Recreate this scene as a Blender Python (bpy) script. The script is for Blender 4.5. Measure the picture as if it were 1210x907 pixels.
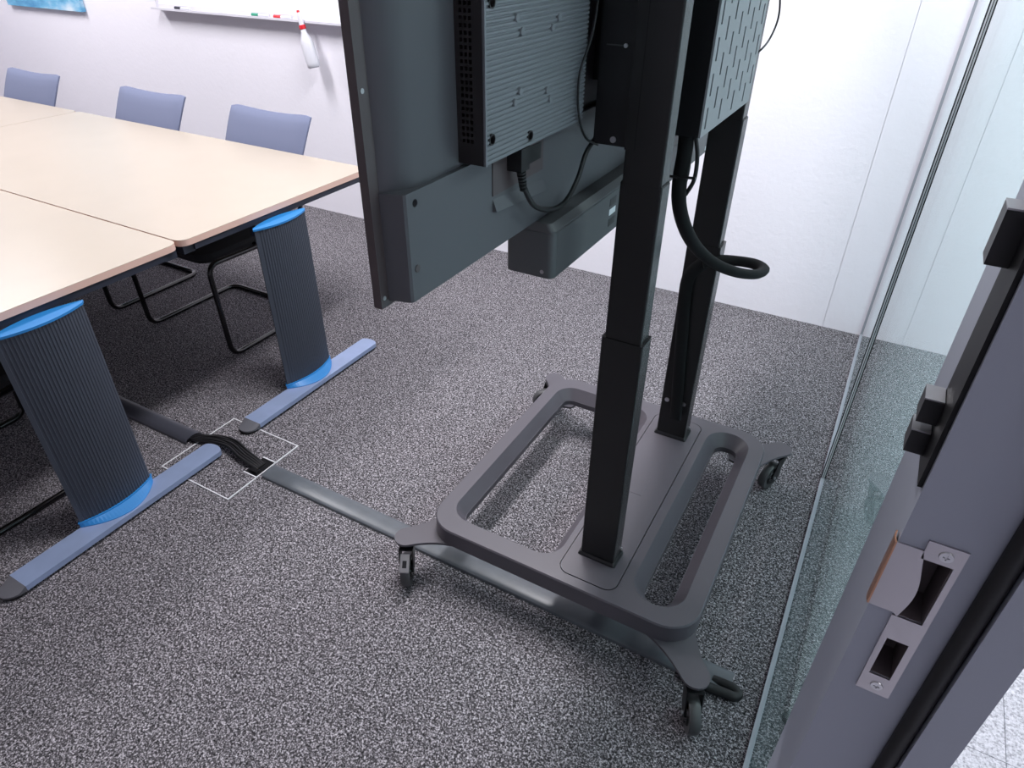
import bpy, bmesh, math, random
from mathutils import Vector, Matrix
random.seed(7)
for o in list(bpy.data.objects): bpy.data.objects.remove(o, do_unlink=True)
S = bpy.context.scene
COL = S.collection
PI = math.pi

# ------------------------------------------------------------------ camera
CAM_H = 1.6
F_PX, PITCH, YAW, ROLL = 794.5, 0.596845, -0.507499, 0.0106513
fw = Vector((math.sin(YAW)*math.cos(PITCH), math.cos(YAW)*math.cos(PITCH), -math.sin(PITCH)))
r0 = Vector((math.cos(YAW), -math.sin(YAW), 0)); u0 = r0.cross(fw)
cr, sr = math.cos(ROLL), math.sin(ROLL)
right = r0*cr + u0*sr; up = u0*cr - r0*sr
cd = bpy.data.cameras.new('camera'); cam = bpy.data.objects.new('camera', cd); COL.objects.link(cam)
cam.matrix_world = Matrix(((right.x, up.x, -fw.x, 0), (right.y, up.y, -fw.y, 0), (right.z, up.z, -fw.z, CAM_H), (0, 0, 0, 1)))
cd.sensor_width = 36.0; cd.lens = F_PX/1210*36.0; cd.clip_start = 0.02
S.camera = cam

# ------------------------------------------------------------------ world, exposure
w = bpy.data.worlds.new('world'); S.world = w; w.use_nodes = True
w.node_tree.nodes['Background'].inputs[0].default_value = (0.80, 0.86, 1.0, 1)
w.node_tree.nodes['Background'].inputs[1].default_value = 0.0
S.view_settings.view_transform = 'Standard'; S.view_settings.look = 'None'
S.view_settings.exposure = 0.06; S.view_settings.gamma = 1.0; S.view_settings.use_curve_mapping = False

# ceiling luminaires: (x, y, length_x, length_y, watts)
CEIL = 2.75
ROOM_LIGHTS = [(-1.02, 1.85, 0.3, 1.2, 76, 'display stand', 'ceiling_lamp_stand_offscreen'), (-3.25, 1.85, 0.3, 1.2, 51, 'middle of the tables', 'ceiling_lamp_tables_offscreen'), (-5.40, 1.85, 0.3, 1.2, 57, 'table end by the picture', 'ceiling_lamp_picture_offscreen')]
HALL_LIGHTS = [(1.45, 0.30, 0.6, 0.6, 21, 'near the open door', 'corridor_lamp_door_offscreen'), (1.35, 2.45, 0.6, 0.6, 39, 'beside the glass partition', 'corridor_lamp_glass_offscreen')]
LIGHT_COLOR = (0.985, 0.97, 1.0)

# ------------------------------------------------------------------ materials
def lin(c):
    return tuple((x/255/12.92 if x/255 <= 0.04045 else ((x/255+0.055)/1.055)**2.4) for x in c)
MATS = {}
def mat(name, rgb, rough=0.5, metal=0.0, spec=0.5, bump=None, noise=None, coat=0.0):
    m = bpy.data.materials.new(name); m.use_nodes = True; nt = m.node_tree; b = nt.nodes['Principled BSDF']
    c = lin(rgb); b.inputs['Base Color'].default_value = (*c, 1)
    b.inputs['Roughness'].default_value = rough; b.inputs['Metallic'].default_value = metal
    b.inputs['Specular IOR Level'].default_value = spec
    b.inputs['Coat Weight'].default_value = coat
    tc = nt.nodes.new('ShaderNodeTexCoord')
    if noise:      # (scale, amount)
        n = nt.nodes.new('ShaderNodeTexNoise'); n.inputs['Scale'].default_value = noise[0]; n.inputs['Detail'].default_value = 4
        nt.links.new(tc.outputs['Object'], n.inputs['Vector'])
        r = nt.nodes.new('ShaderNodeValToRGB')
        k = noise[1]
        r.color_ramp.elements[0].position = 0.3; r.color_ramp.elements[1].position = 0.7
        r.color_ramp.elements[0].color = (*[x*(1-k) for x in c], 1); r.color_ramp.elements[1].color = (*[min(1, x*(1+k)) for x in c], 1)
        nt.links.new(n.outputs['Fac'], r.inputs['Fac']); nt.links.new(r.outputs['Color'], b.inputs['Base Color'])
    if bump:       # (scale, strength, distance)
        n = nt.nodes.new('ShaderNodeTexNoise'); n.inputs['Scale'].default_value = bump[0]; n.inputs['Detail'].default_value = 3
        nt.links.new(tc.outputs['Object'], n.inputs['Vector'])
        bp = nt.nodes.new('ShaderNodeBump'); bp.inputs['Strength'].default_value = bump[1]; bp.inputs['Distance'].default_value = bump[2]
        nt.links.new(n.outputs['Fac'], bp.inputs['Height']); nt.links.new(bp.outputs['Normal'], b.inputs['Normal'])
    MATS[name] = m
    return m

def carpet(name, dark, mid, light, scale, low=0.0):
    m = bpy.data.materials.new(name); m.use_nodes = True; nt = m.node_tree; b = nt.nodes['Principled BSDF']
    b.inputs['Roughness'].default_value = 0.95; b.inputs['Specular IOR Level'].default_value = 0.15
    g = nt.nodes.new('ShaderNodeNewGeometry')
    n = nt.nodes.new('ShaderNodeTexNoise'); n.inputs['Scale'].default_value = scale; n.inputs['Detail'].default_value = 2.5; n.inputs['Roughness'].default_value = 0.65
    v = nt.nodes.new('ShaderNodeTexVoronoi'); v.inputs['Scale'].default_value = scale*0.9
    nt.links.new(g.outputs['Position'], n.inputs['Vector']); nt.links.new(g.outputs['Position'], v.inputs['Vector'])
    mx = nt.nodes.new('ShaderNodeMix'); mx.data_type = 'FLOAT'; mx.inputs[0].default_value = 0.3
    sep = nt.nodes.new('ShaderNodeSeparateColor'); nt.links.new(v.outputs['Color'], sep.inputs[0])
    nt.links.new(n.outputs['Fac'], mx.inputs[2]); nt.links.new(sep.outputs[0], mx.inputs[3])
    n2 = nt.nodes.new('ShaderNodeTexNoise'); n2.inputs['Scale'].default_value = scale*0.45; n2.inputs['Detail'].default_value = 2
    nt.links.new(g.outputs['Position'], n2.inputs['Vector'])
    m2 = nt.nodes.new('ShaderNodeMix'); m2.data_type = 'FLOAT'; m2.inputs[0].default_value = 0.42
    nt.links.new(mx.outputs[0], m2.inputs[2]); nt.links.new(n2.outputs['Fac'], m2.inputs[3]); mx = m2
    r = nt.nodes.new('ShaderNodeValToRGB'); e = r.color_ramp.elements
    e[0].position = 0.36; e[0].color = (*lin(dark), 1); e[1].position = 0.66; e[1].color = (*lin(light), 1)
    k = r.color_ramp.elements.new(0.5); k.color = (*lin(mid), 1)
    nt.links.new(mx.outputs[0], r.inputs['Fac']); nt.links.new(r.outputs['Color'], b.inputs['Base Color'])
    bp = nt.nodes.new('ShaderNodeBump'); bp.inputs['Strength'].default_value = 0.5; bp.inputs['Distance'].default_value = 0.004
    nt.links.new(n.outputs['Fac'], bp.inputs['Height']); nt.links.new(bp.outputs['Normal'], b.inputs['Normal'])
    MATS[name] = m
    return m

carpet('carpet', (16, 15, 17), (79, 76, 80), (198, 192, 199), 380)
carpet('hall_carpet', (158, 158, 166), (206, 206, 213), (232, 231, 238), 230)
mat('wall', (238, 235, 243), 0.9, bump=(45, 0.35, 0.004))
mat('ceiling', (232, 232, 232), 0.9, bump=(90, 0.2, 0.002))
mat('desk_top', (172, 161, 147), 0.32, noise=(6, 0.02))
mat('desk_edge', (206, 172, 158), 0.5)
mat('desk_rail', (30, 33, 46), 0.5)
mat('leg_rib', (58, 63, 74), 0.5)
mat('blue', (34, 118, 182), 0.45)
mat('end_cap', (92, 92, 98), 0.5)
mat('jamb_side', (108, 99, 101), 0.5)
mat('channel', (150, 151, 160), 0.6)
mat('pedal', (176, 174, 176), 0.35, metal=0.9)
mat('foot', (154, 170, 204), 0.38, metal=0.4, noise=(12, 0.06))
mat('black_rubber', (20, 20, 23), 0.6)
mat('black', (17, 17, 20), 0.4)
mat('black_gloss', (10, 10, 12), 0.15)
mat('chair_fabric', (104, 111, 137), 0.85, bump=(900, 0.15, 0.001))
mat('chair_black', (26, 25, 29), 0.85, bump=(700, 0.15, 0.001))
mat('tube', (22, 20, 22), 0.22, metal=0.3, coat=0.5)
mat('cart', (76, 72, 79), 0.42, bump=(1500, 0.05, 0.0005))
mat('cart_dark', (30, 30, 34), 0.5)
mat('column', (36, 35, 36), 0.26, spec=0.3)
mat('strip_black', (15, 15, 17), 0.5, spec=0.3)
mat('tv_back', (83, 83, 88), 0.45, bump=(1800, 0.06, 0.0004))
mat('tv_edge', (78, 68, 70), 0.45)
mat('tv_rib', (112, 114, 120), 0.42)
mat('tv_vent', (34, 30, 32), 0.5)
mat('screen', (8, 8, 10), 0.08)
mat('soundbar', (76, 77, 80), 0.45)
mat('soundbar_top', (78, 77, 80), 0.5, bump=(700, 0.1, 0.0005))
mat('label_white', (228, 232, 238), 0.5)
mat('panel_grey', (138, 138, 143), 0.5)
mat('steel', (190, 186, 190), 0.32, metal=1.0, bump=(300, 0.05, 0.0005))
mat('steel_orange', (196, 150, 124), 0.35, metal=1.0)
mat('screw', (205, 205, 208), 0.3, metal=1.0)
mat('frame_grey', (156, 161, 174), 0.5, bump=(60, 0.03, 0.001))
mat('alu', (196, 198, 202), 0.4, metal=0.7)
mat('duct', (84, 88, 94), 0.36, noise=(14, 0.12), bump=(60, 0.06, 0.002))
mat('duct_dark', (62, 63, 72), 0.35)
mat('white_trim', (222, 222, 226), 0.45)
mat('whiteboard', (240, 240, 246), 0.2)
mat('wb_frame', (214, 212, 222), 0.4)
mat('white_plastic', (214, 214, 222), 0.4)
mat('red', (205, 26, 40), 0.4)
mat('green', (26, 140, 110), 0.5)
mat('marker_black', (35, 35, 48), 0.5)
mat('gap', (176, 174, 180), 0.9)
mat('wheel', (66, 66, 68), 0.45)
mat('sleeve', (16, 16, 18), 0.75, spec=0.25, bump=(900, 0.4, 0.001))

mat('diffuser', (235, 235, 238), 0.6)

def glass_material():
    m = bpy.data.materials.new('pane_glass'); m.use_nodes = True; nt = m.node_tree; nt.nodes.clear()
    out = nt.nodes.new('ShaderNodeOutputMaterial'); mix = nt.nodes.new('ShaderNodeMixShader')
    tr = nt.nodes.new('ShaderNodeBsdfTransparent'); gl = nt.nodes.new('ShaderNodeBsdfGlossy')
    tr.inputs[0].default_value = (0.79, 0.91, 0.895, 1)
    gl.inputs['Color'].default_value = (0.97, 0.99, 0.99, 1); gl.inputs['Roughness'].default_value = 0.0
    g = nt.nodes.new('ShaderNodeNewGeometry')
    dot = nt.nodes.new('ShaderNodeVectorMath'); dot.operation = 'DOT_PRODUCT'
    nt.links.new(g.outputs['Normal'], dot.inputs[0]); nt.links.new(g.outputs['Incoming'], dot.inputs[1])
    def mth(op, a, b=None):
        n = nt.nodes.new('ShaderNodeMath'); n.operation = op
        for i, x in enumerate((a, b)):
            if x is None: continue
            if isinstance(x, (int, float)): n.inputs[i].default_value = x
            else: nt.links.new(x, n.inputs[i])
        return n.outputs[0]
    c = mth('ABSOLUTE', dot.outputs['Value'])
    f = mth('POWER', mth('SUBTRACT', 1.0, c), 5.0)
    f = mth('ADD', mth('MULTIPLY', f, 0.96), 0.04)
    nt.links.new(f, mix.inputs[0]); nt.links.new(tr.outputs[0], mix.inputs[1]); nt.links.new(gl.outputs[0], mix.inputs[2])
    nt.links.new(mix.outputs[0], out.inputs[0]); MATS['pane_glass'] = m
glass_material()

def picture_material():
    m = bpy.data.materials.new('sea_print'); m.use_nodes = True; nt = m.node_tree; b = nt.nodes['Principled BSDF']
    b.inputs['Roughness'].default_value = 0.6
    tc = nt.nodes.new('ShaderNodeTexCoord'); n = nt.nodes.new('ShaderNodeTexNoise'); n.inputs['Scale'].default_value = 5; n.inputs['Detail'].default_value = 6
    mp = nt.nodes.new('ShaderNodeMapping'); mp.inputs['Scale'].default_value = (1, 1, 2.2)
    nt.links.new(tc.outputs['Object'], mp.inputs[0]); nt.links.new(mp.outputs[0], n.inputs['Vector'])
    r = nt.nodes.new('ShaderNodeValToRGB'); e = r.color_ramp.elements
    e[0].position = 0.3; e[0].color = (*lin((40, 120, 178)), 1); e[1].position = 0.75; e[1].color = (*lin((222, 235, 245)), 1)
    k = e.new(0.5); k.color = (*lin((110, 180, 218)), 1)
    nt.links.new(n.outputs['Fac'], r.inputs['Fac']); nt.links.new(r.outputs['Color'], b.inputs['Base Color']); MATS['sea_print'] = m
picture_material()

# ------------------------------------------------------------------ helpers
def thing(name, label, cat, loc=(0, 0, 0), group=None, kind=None):
    o = bpy.data.objects.new(name, None); COL.objects.link(o); o.location = loc; o.empty_display_size = 0.05
    if label: o['label'] = label
    if cat: o['category'] = cat
    if group: o['group'] = group
    if kind: o['kind'] = kind
    return o
def tag(o, label, cat, group=None):
    o['label'] = label; o['category'] = cat
    if group: o['group'] = group
    return o
def root_of(o):
    while o.parent: o = o.parent
    return o
def build(name, bm, material, parent=None, smooth=False, bevel=0.0, local=False, kind=None, angle=40):
    """link a bmesh (world coordinates unless local) as one object"""
    if bevel: 
        es = [e for e in bm.edges if len(e.link_faces) == 2 and e.calc_face_angle(0) > math.radians(35)]
        bmesh.ops.bevel(bm, geom=es, offset=bevel, segments=2, profile=0.6, affect='EDGES', clamp_overlap=True)
    bmesh.ops.recalc_face_normals(bm, faces=bm.faces)
    if parent is not None:
        off = root_of(parent).location.copy()
    elif local: off = Vector((0, 0, 0))
    else:
        xs = [v.co for v in bm.verts]
        off = Vector(((min(v.x for v in xs)+max(v.x for v in xs))/2, (min(v.y for v in xs)+max(v.y for v in xs))/2, min(v.z for v in xs)))
    if not local:
        for v in bm.verts: v.co -= off
    me = bpy.data.meshes.new(name); bm.to_mesh(me); bm.free()
    if smooth:
        for p in me.polygons: p.use_smooth = True
        try: me.set_sharp_from_angle(angle=math.radians(angle))
        except Exception: pass
    me.materials.append(MATS[material])
    o = bpy.data.objects.new(name, me); COL.objects.link(o)
    if parent is not None: o.parent = parent
    elif not local: o.location = off
    if kind: o['kind'] = kind
    return o
def NB(): return bmesh.new()
def box(bm, x0, x1, y0, y1, z0, z1):
    vs = [bm.verts.new((x, y, z)) for z in (z0, z1) for y in (y0, y1) for x in (x0, x1)]
    for f in ((0, 2, 3, 1), (4, 5, 7, 6), (0, 1, 5, 4), (2, 6, 7, 3), (0, 4, 6, 2), (1, 3, 7, 5)): bm.faces.new([vs[i] for i in f])
    return bm
def loft(bm, rings, cap=True, closed=True):
    R = [[bm.verts.new(p) for p in r] for r in rings]; n = len(R[0])
    for a, b in zip(R, R[1:]):
        for i in range(n if closed else n-1):
            j = (i+1) % n; bm.faces.new((a[i], a[j], b[j], b[i]))
    if cap: bm.faces.new(list(reversed(R[0]))); bm.faces.new(R[-1])
    return R
def smooth_path(pts, n=8):
    P = [Vector(p) for p in pts]; out = []
    Q = [P[0]*2-P[1]] + P + [P[-1]*2-P[-2]]
    for i in range(1, len(Q)-2):
        a, b, c, d = Q[i-1:i+3]
        for k in range(n):
            t = k/n
            out.append(0.5*((2*b)+(c-a)*t+(2*a-5*b+4*c-d)*t*t+(3*b-a-3*c+d)*t**3))
    out.append(P[-1]); return out
def tube(bm, pts, r, sides=10, flat=None, upv=(0, 0, 1)):
    """sweep a circle (or ellipse: flat=(ru, rv)) along a polyline"""
    P = [Vector(p) for p in pts]; rings = []; prev = None
    for i, p in enumerate(P):
        t = (P[min(i+1, len(P)-1)]-P[max(i-1, 0)]).normalized()
        if prev is None:
            u = Vector(upv) - t*t.dot(Vector(upv))
            if u.length < 1e-3: u = Vector((1, 0, 0)) - t*t.x
        else: u = prev - t*t.dot(prev)
        u.normalize(); prev = u; v = t.cross(u)
        rr = r[i] if isinstance(r, (list, tuple)) else r
        ru, rv = flat if flat else (rr, rr)
        rings.append([p + u*ru*math.cos(2*PI*k/sides) + v*rv*math.sin(2*PI*k/sides) for k in range(sides)])
    loft(bm, rings); return bm
def bent(pts, rad, n=6):
    """polyline with rounded corners"""
    P = [Vector(p) for p in pts]; out = [P[0]]
    for a, b, c in zip(P, P[1:], P[2:]):
        d1 = (a-b); d2 = (c-b); k = min(rad, d1.length*0.49, d2.length*0.49); s = b+d1.normalized()*k; e = b+d2.normalized()*k
        for i in range(n+1):
            t = i/n; out.append(s*(1-t)**2 + b*2*t*(1-t) + e*t*t)
    out.append(P[-1]); return out
def cyl(bm, c, axis, r, h, n=16, r2=None):
    c = Vector(c); a = Vector(axis).normalized(); u = a.orthogonal().normalized(); v = a.cross(u)
    r2 = r if r2 is None else r2
    loft(bm, [[c+u*rr*math.cos(2*PI*k/n)+v*rr*math.sin(2*PI*k/n)+a*hh for k in range(n)] for rr, hh in ((r, 0), (r2, h))]); return bm
def rrect(x0, x1, y0, y1, r, n=8):
    out = []
    for cx, cy, a0 in ((x1-r, y1-r, 0), (x0+r, y1-r, 90), (x0+r, y0+r, 180), (x1-r, y0+r, 270)):
        for k in range(n+1):
            a = math.radians(a0+90*k/n); out.append((cx+r*math.cos(a), cy+r*math.sin(a)))
    return out
def prism(bm, poly, z0, z1):
    loft(bm, [[(x, y, z0) for x, y in poly], [(x, y, z1) for x, y in poly]]); return bm

def cut(o, *cutters):
    """subtract the cutter bmeshes (world coordinates) from a built part"""
    off = root_of(o).location
    for cb in cutters:
        bmesh.ops.recalc_face_normals(cb, faces=cb.faces)
        for v in cb.verts: v.co -= off
        cm = bpy.data.meshes.new('cutter'); cb.to_mesh(cm); cb.free(); co = bpy.data.objects.new('cutter', cm); COL.objects.link(co)
        t_ = bpy.data.objects.new('target', o.data); COL.objects.link(t_)
        md = t_.modifiers.new('cut', 'BOOLEAN'); md.object = co; md.operation = 'DIFFERENCE'; md.solver = 'EXACT'
        dg = bpy.context.evaluated_depsgraph_get(); me = bpy.data.meshes.new_from_object(t_.evaluated_get(dg))
        bpy.data.objects.remove(t_); bpy.data.objects.remove(co); me.name = o.data.name; o.data = me

# ================================================================== SETTING
GX = 0.10          # glass partition plane
WY = 3.255         # back wall
o = build('floor', box(NB(), -7.2, 0.158, -3.2, WY, -0.06, 0), 'carpet', kind='structure'); o['label'] = 'speckled charcoal carpet of the meeting room'
b = NB(); box(b, -7.2, -0.0812, WY, WY+0.15, 0, CEIL); box(b, -0.0797, 2.6, WY, WY+0.15, 0, CEIL); box(b, -0.0824, -0.0795, WY+0.006, WY+0.14, 0, CEIL)
build('wall_back', b, 'wall', kind='structure')
build('wall_left', box(NB(), -7.35, -7.2, -3.2, WY+0.15, 0, CEIL), 'wall', kind='structure')
build('wall_front', box(NB(), -7.35, 2.6, -3.35, -3.2, 0, CEIL), 'wall', kind='structure')
build('wall_corridor', box(NB(), 2.45, 2.6, -3.2, WY, 0, CEIL), 'wall', kind='structure')
build('ceiling', box(NB(), -7.35, 2.6, -3.35, WY+0.15, CEIL, CEIL+0.1), 'ceiling', kind='structure')
# corridor floor: loose-laid carpet tiles
fc = thing('floor_corridor', 'pale speckled carpet tiles of the corridor outside the glass', None, (1.3, 0.8, -0.06), kind='structure')
build('subfloor', box(NB(), 0.166, 2.45, -3.2, WY, -0.06, -0.004), 'gap', fc)
nx, ny = 5, 13
tw, tl = (2.45-0.166)/nx, (WY+3.2)/ny
tile = None
for i in range(nx):
    for j in range(ny):
        if tile is None:
            tb = NB(); box(tb, 0.0006, tw-0.0006, 0.0006, tl-0.0006, -0.005, 0.0); bmesh.ops.bevel(tb, geom=list(tb.edges), offset=0.0008, segments=1, affect='EDGES')
            tile = build('carpet_tile', tb, 'hall_carpet', local=True); t = tile
        else:
            t = tile.copy(); COL.objects.link(t)
        t.parent = fc; t.location = Vector((0.166+i*tw, -3.2+j*tl, 0)) - fc.location
build('trim_1', box(NB(), 0.156, 0.167, 0.45, WY, -0.06, 0.004), 'white_trim', kind='structure')

# glass partition
JY = 2.085
wr = thing('wall_right', 'frameless greenish glass partition between room and corridor', None, (GX, 1.9, 0), kind='structure')
build('glass_pane', box(NB(), GX-0.005, GX+0.005, 0.50, JY-0.004, 0.012, CEIL), 'pane_glass', wr)
build('glass_pane', box(NB(), GX-0.005, GX+0.005, JY+0.004, WY-0.004, 0.012, CEIL), 'pane_glass', wr)
b = NB(); box(b, GX-0.011, GX+0.006, 0.50, WY, 0.0, 0.012)
build('floor_channel', b, 'channel', wr)
for x0, x1, m_ in ((GX-0.0125, GX-0.0095, 'black'), (GX-0.0095, GX-0.0060, 'white_trim'), (GX-0.0060, GX-0.0025, 'black'), (GX-0.0025, GX+0.006, 'pane_glass')):
    if m_ != 'pane_glass': build('joint_strip', box(NB(), x0, x1, JY-0.005, JY+0.005, 0.012, CEIL), m_, wr)
build('joint_seal', box(NB(), GX-0.0025, GX+0.006, JY-0.004, JY+0.004, 0.012, CEIL), 'black', wr)
build('wall_channel', box(NB(), GX-0.010, GX+0.006, WY-0.010, WY, 0.0, CEIL), 'channel', wr)

# door frame: jamb with strike plate, gasket and stop
JF = 0.45
XJ = 0.083
df = thing('door_1', 'dark grey steel door frame with strike plate', None, (0.13, 0.52, 0), kind='structure')
b = NB(); KX0, KX1 = 0.1015, 0.1222
box(b, XJ, KX0, JF, JF+0.047, 0, 2.3); box(b, KX1, 0.158, JF, JF+0.047, 0, 2.3)
for z0, z1 in ((0, 1.073), (1.121, 1.148), (1.214, 2.3)): box(b, KX0, KX1, JF, JF+0.047, z0, z1)
for z0, z1 in ((1.073, 1.121), (1.148, 1.214)): box(b, KX0, KX1, JF+0.035, JF+0.047, z0, z1)
build('jamb', b, 'frame_grey', df)
b = NB(); box(b, XJ+0.0005, 0.158, JF+0.050, JF+0.143, 0, 2.3)
build('jamb_cover', b, 'frame_grey', df, bevel=0.0015)
build('jamb_groove', box(NB(), XJ+0.003, 0.156, JF+0.046, JF+0.051, 0, 2.3), 'frame_grey', df)
b = NB(); tube(b, [(0.1495, JF-0.003, 0.0), (0.1495, JF-0.003, 2.28)], 0.0075, 12)
build('gasket', b, 'black_rubber', df, smooth=True)
b = NB(); box(b, 0.157, 0.187, JF-0.012, JF+0.13, 0, 2.3)
build('door_stop', b, 'frame_grey', df, bevel=0.0015)
build('head', box(NB(), XJ, 0.187, -0.60, JF+0.143, 2.3, 2.38), 'frame_grey', df)
b = NB(); box(b, XJ, 0.187, -0.60, -0.53, 0, 2.3)
build('jamb', b, 'frame_grey', df)
# wall above the opening and beyond the far jamb
b = NB(); box(b, 0.09, 0.18, -3.2, -0.60, 0, CEIL); box(b, 0.09, 0.18, -0.60, JF+0.143, 2.38, CEIL)
build('wall_door', b, 'wall', kind='structure')

# strike plate in the X-Z plane on the jamb face
def strike():
    y1 = JF; y0 = JF-0.0016
    X0, X1 = 0.1005, 0.1265
    zt, zb = 1.2325, 1.0500
    lz1, lz0 = 1.2215, 1.1510       # lip span
    bm = NB()
    hx0, hx1, hz0, hz1 = X0+0.002, X1-0.0045, 1.148, 1.214      # upper opening, its left side is an arc of the lip
    gx0, gx1, gz0, gz1 = X0+0.0045, X1-0.0055, 1.073, 1.121     # lower opening
    def slab(poly, fl=0.0):
        r = [[(x, y0, z) for x, z in poly], [(x, y1+fl, z) for x, z in poly]]
        loft(bm, r)
    slab([(X0, hz1), (X1, hz1), (X1, zt), (X0, zt)])
    slab([(hx1, hz0), (X1, hz0), (X1, hz1), (hx1, hz1)])
    slab([(X0, gz1), (X1, gz1), (X1, hz0), (X0, hz0)])
    slab([(X0, gz0), (gx0, gz0), (gx0, gz1), (X0, gz1)])
    slab([(gx1, gz0), (X1, gz0), (X1, gz1), (gx1, gz1)])
    slab([(X0, zb), (X1, zb), (X1, gz0), (X0, gz0)])
    # lip with concave arc
    arc = []
    for k in range(13):
        t = k/12; z = hz0+(hz1-hz0)*t
        arc.append((hx0-0.0005+0.0065*math.sin(PI*min(1, 0.15+0.8*t))**1.5, z))
    lip = [(XJ-0.0005, lz0)] + [(X0, lz0)] + arc + [(X0, lz1), (XJ-0.0005, lz1)]
    slab(lip)
    return build('strike_plate', bm, 'steel', df), (hx0-0.001, hx1, hz0, hz1), (gx0, gx1, gz0, gz1), (lz0, lz1), (X0, X1, zt, zb)
sp, H1, H2, LZ, PX = strike()
b = NB()
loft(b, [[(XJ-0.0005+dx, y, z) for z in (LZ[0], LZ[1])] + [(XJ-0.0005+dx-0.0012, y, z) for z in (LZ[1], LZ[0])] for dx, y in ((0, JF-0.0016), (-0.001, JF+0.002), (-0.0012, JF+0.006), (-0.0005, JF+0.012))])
build('lip_edge', b, 'steel_orange', sp)  # lip edge tinted more orange than the plate
for h in (H1, H2):
    b = NB(); x0, x1, z0, z1 = h
    # recessed pocket: dark back and sides
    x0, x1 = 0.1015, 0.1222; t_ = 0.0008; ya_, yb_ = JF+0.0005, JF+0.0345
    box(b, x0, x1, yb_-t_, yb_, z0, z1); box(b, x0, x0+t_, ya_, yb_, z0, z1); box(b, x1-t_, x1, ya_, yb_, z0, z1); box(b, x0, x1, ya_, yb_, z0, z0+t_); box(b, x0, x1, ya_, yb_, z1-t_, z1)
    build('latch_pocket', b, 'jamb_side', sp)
for z in (PX[2]-0.0095, PX[3]+0.0105):
    b = NB(); cyl(b, ((PX[0]+PX[1])/2+0.001, JF-0.0014, z), (0, -1, 0), 0.0052, 0.0013, 20, 0.0046)
    sc_ = build('screw', b, 'screw', sp, smooth=True)
    b = NB(); cx = (PX[0]+PX[1])/2+0.001
    box(b, cx-0.0024, cx+0.0024, JF-0.0040, JF-0.0018, z-0.0006, z+0.0006); b2 = NB(); box(b2, cx-0.0006, cx+0.0006, JF-0.0040, JF-0.0018, z-0.0024, z+0.0024)
    cut(sc_, b, b2)
# black locking strip with three stub bolts on the room-side face of the jamb
ls = build('lock_strip', box(NB(), XJ-0.0034, XJ-0.0002, JF+0.004, JF+0.056, 1.272, 2.2), 'strip_black', df, bevel=0.0008)
for zc, hz in ((1.288, 0.0095), (1.3155, 0.0095), (1.446, 0.0175)):
    b = NB(); box(b, XJ-0.0165, XJ-0.003, JF+0.034, JF+0.056, zc-hz, zc+hz)
    kb = build('stub_bolt', b, 'black', df, bevel=0.0010)
    b = NB(); box(b, XJ-0.0165, XJ-0.004, JF+0.0345, JF+0.0555, zc+hz-0.0002, zc+hz+0.0012)
    build('bolt_cap', b, 'pedal', kb, bevel=0.0004)

# ================================================================== CEILING LIGHTS
def luminaire(x, y, lx, ly, watts, label, group, lamp_name):
    t = thing('ceiling_light', label, 'ceiling light', (x, y, CEIL-0.05), group)
    b = NB(); z0, z1 = CEIL-0.045, CEIL
    for a in ((x-lx/2-0.02, x+lx/2+0.02, y-ly/2-0.02, y-ly/2), (x-lx/2-0.02, x+lx/2+0.02, y+ly/2, y+ly/2+0.02), (x-lx/2-0.02, x-lx/2, y-ly/2, y+ly/2), (x+lx/2, x+lx/2+0.02, y-ly/2, y+ly/2)): box(b, *a, z0, z1)
    build('housing', b, 'white_trim', t)
    build('diffuser', box(NB(), x-lx/2, x+lx/2, y-ly/2, y+ly/2, z0+0.01, z1), 'diffuser', t)
    d = bpy.data.lights.new(lamp_name, 'AREA'); d.shape = 'RECTANGLE'; d.size = lx; d.size_y = ly; d.energy = watts; d.color = LIGHT_COLOR
    l = bpy.data.objects.new(lamp_name, d); COL.objects.link(l); l.parent = t; l.location = (0, 0, 0.0)
for a in ROOM_LIGHTS: luminaire(*a[:5], 'long flat ceiling light above the '+a[5], 'ceiling lights of the meeting room', a[6])
for a in HALL_LIGHTS: luminaire(*a[:5], 'square flat corridor ceiling light '+a[5], 'ceiling lights of the corridor', a[6])

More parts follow.
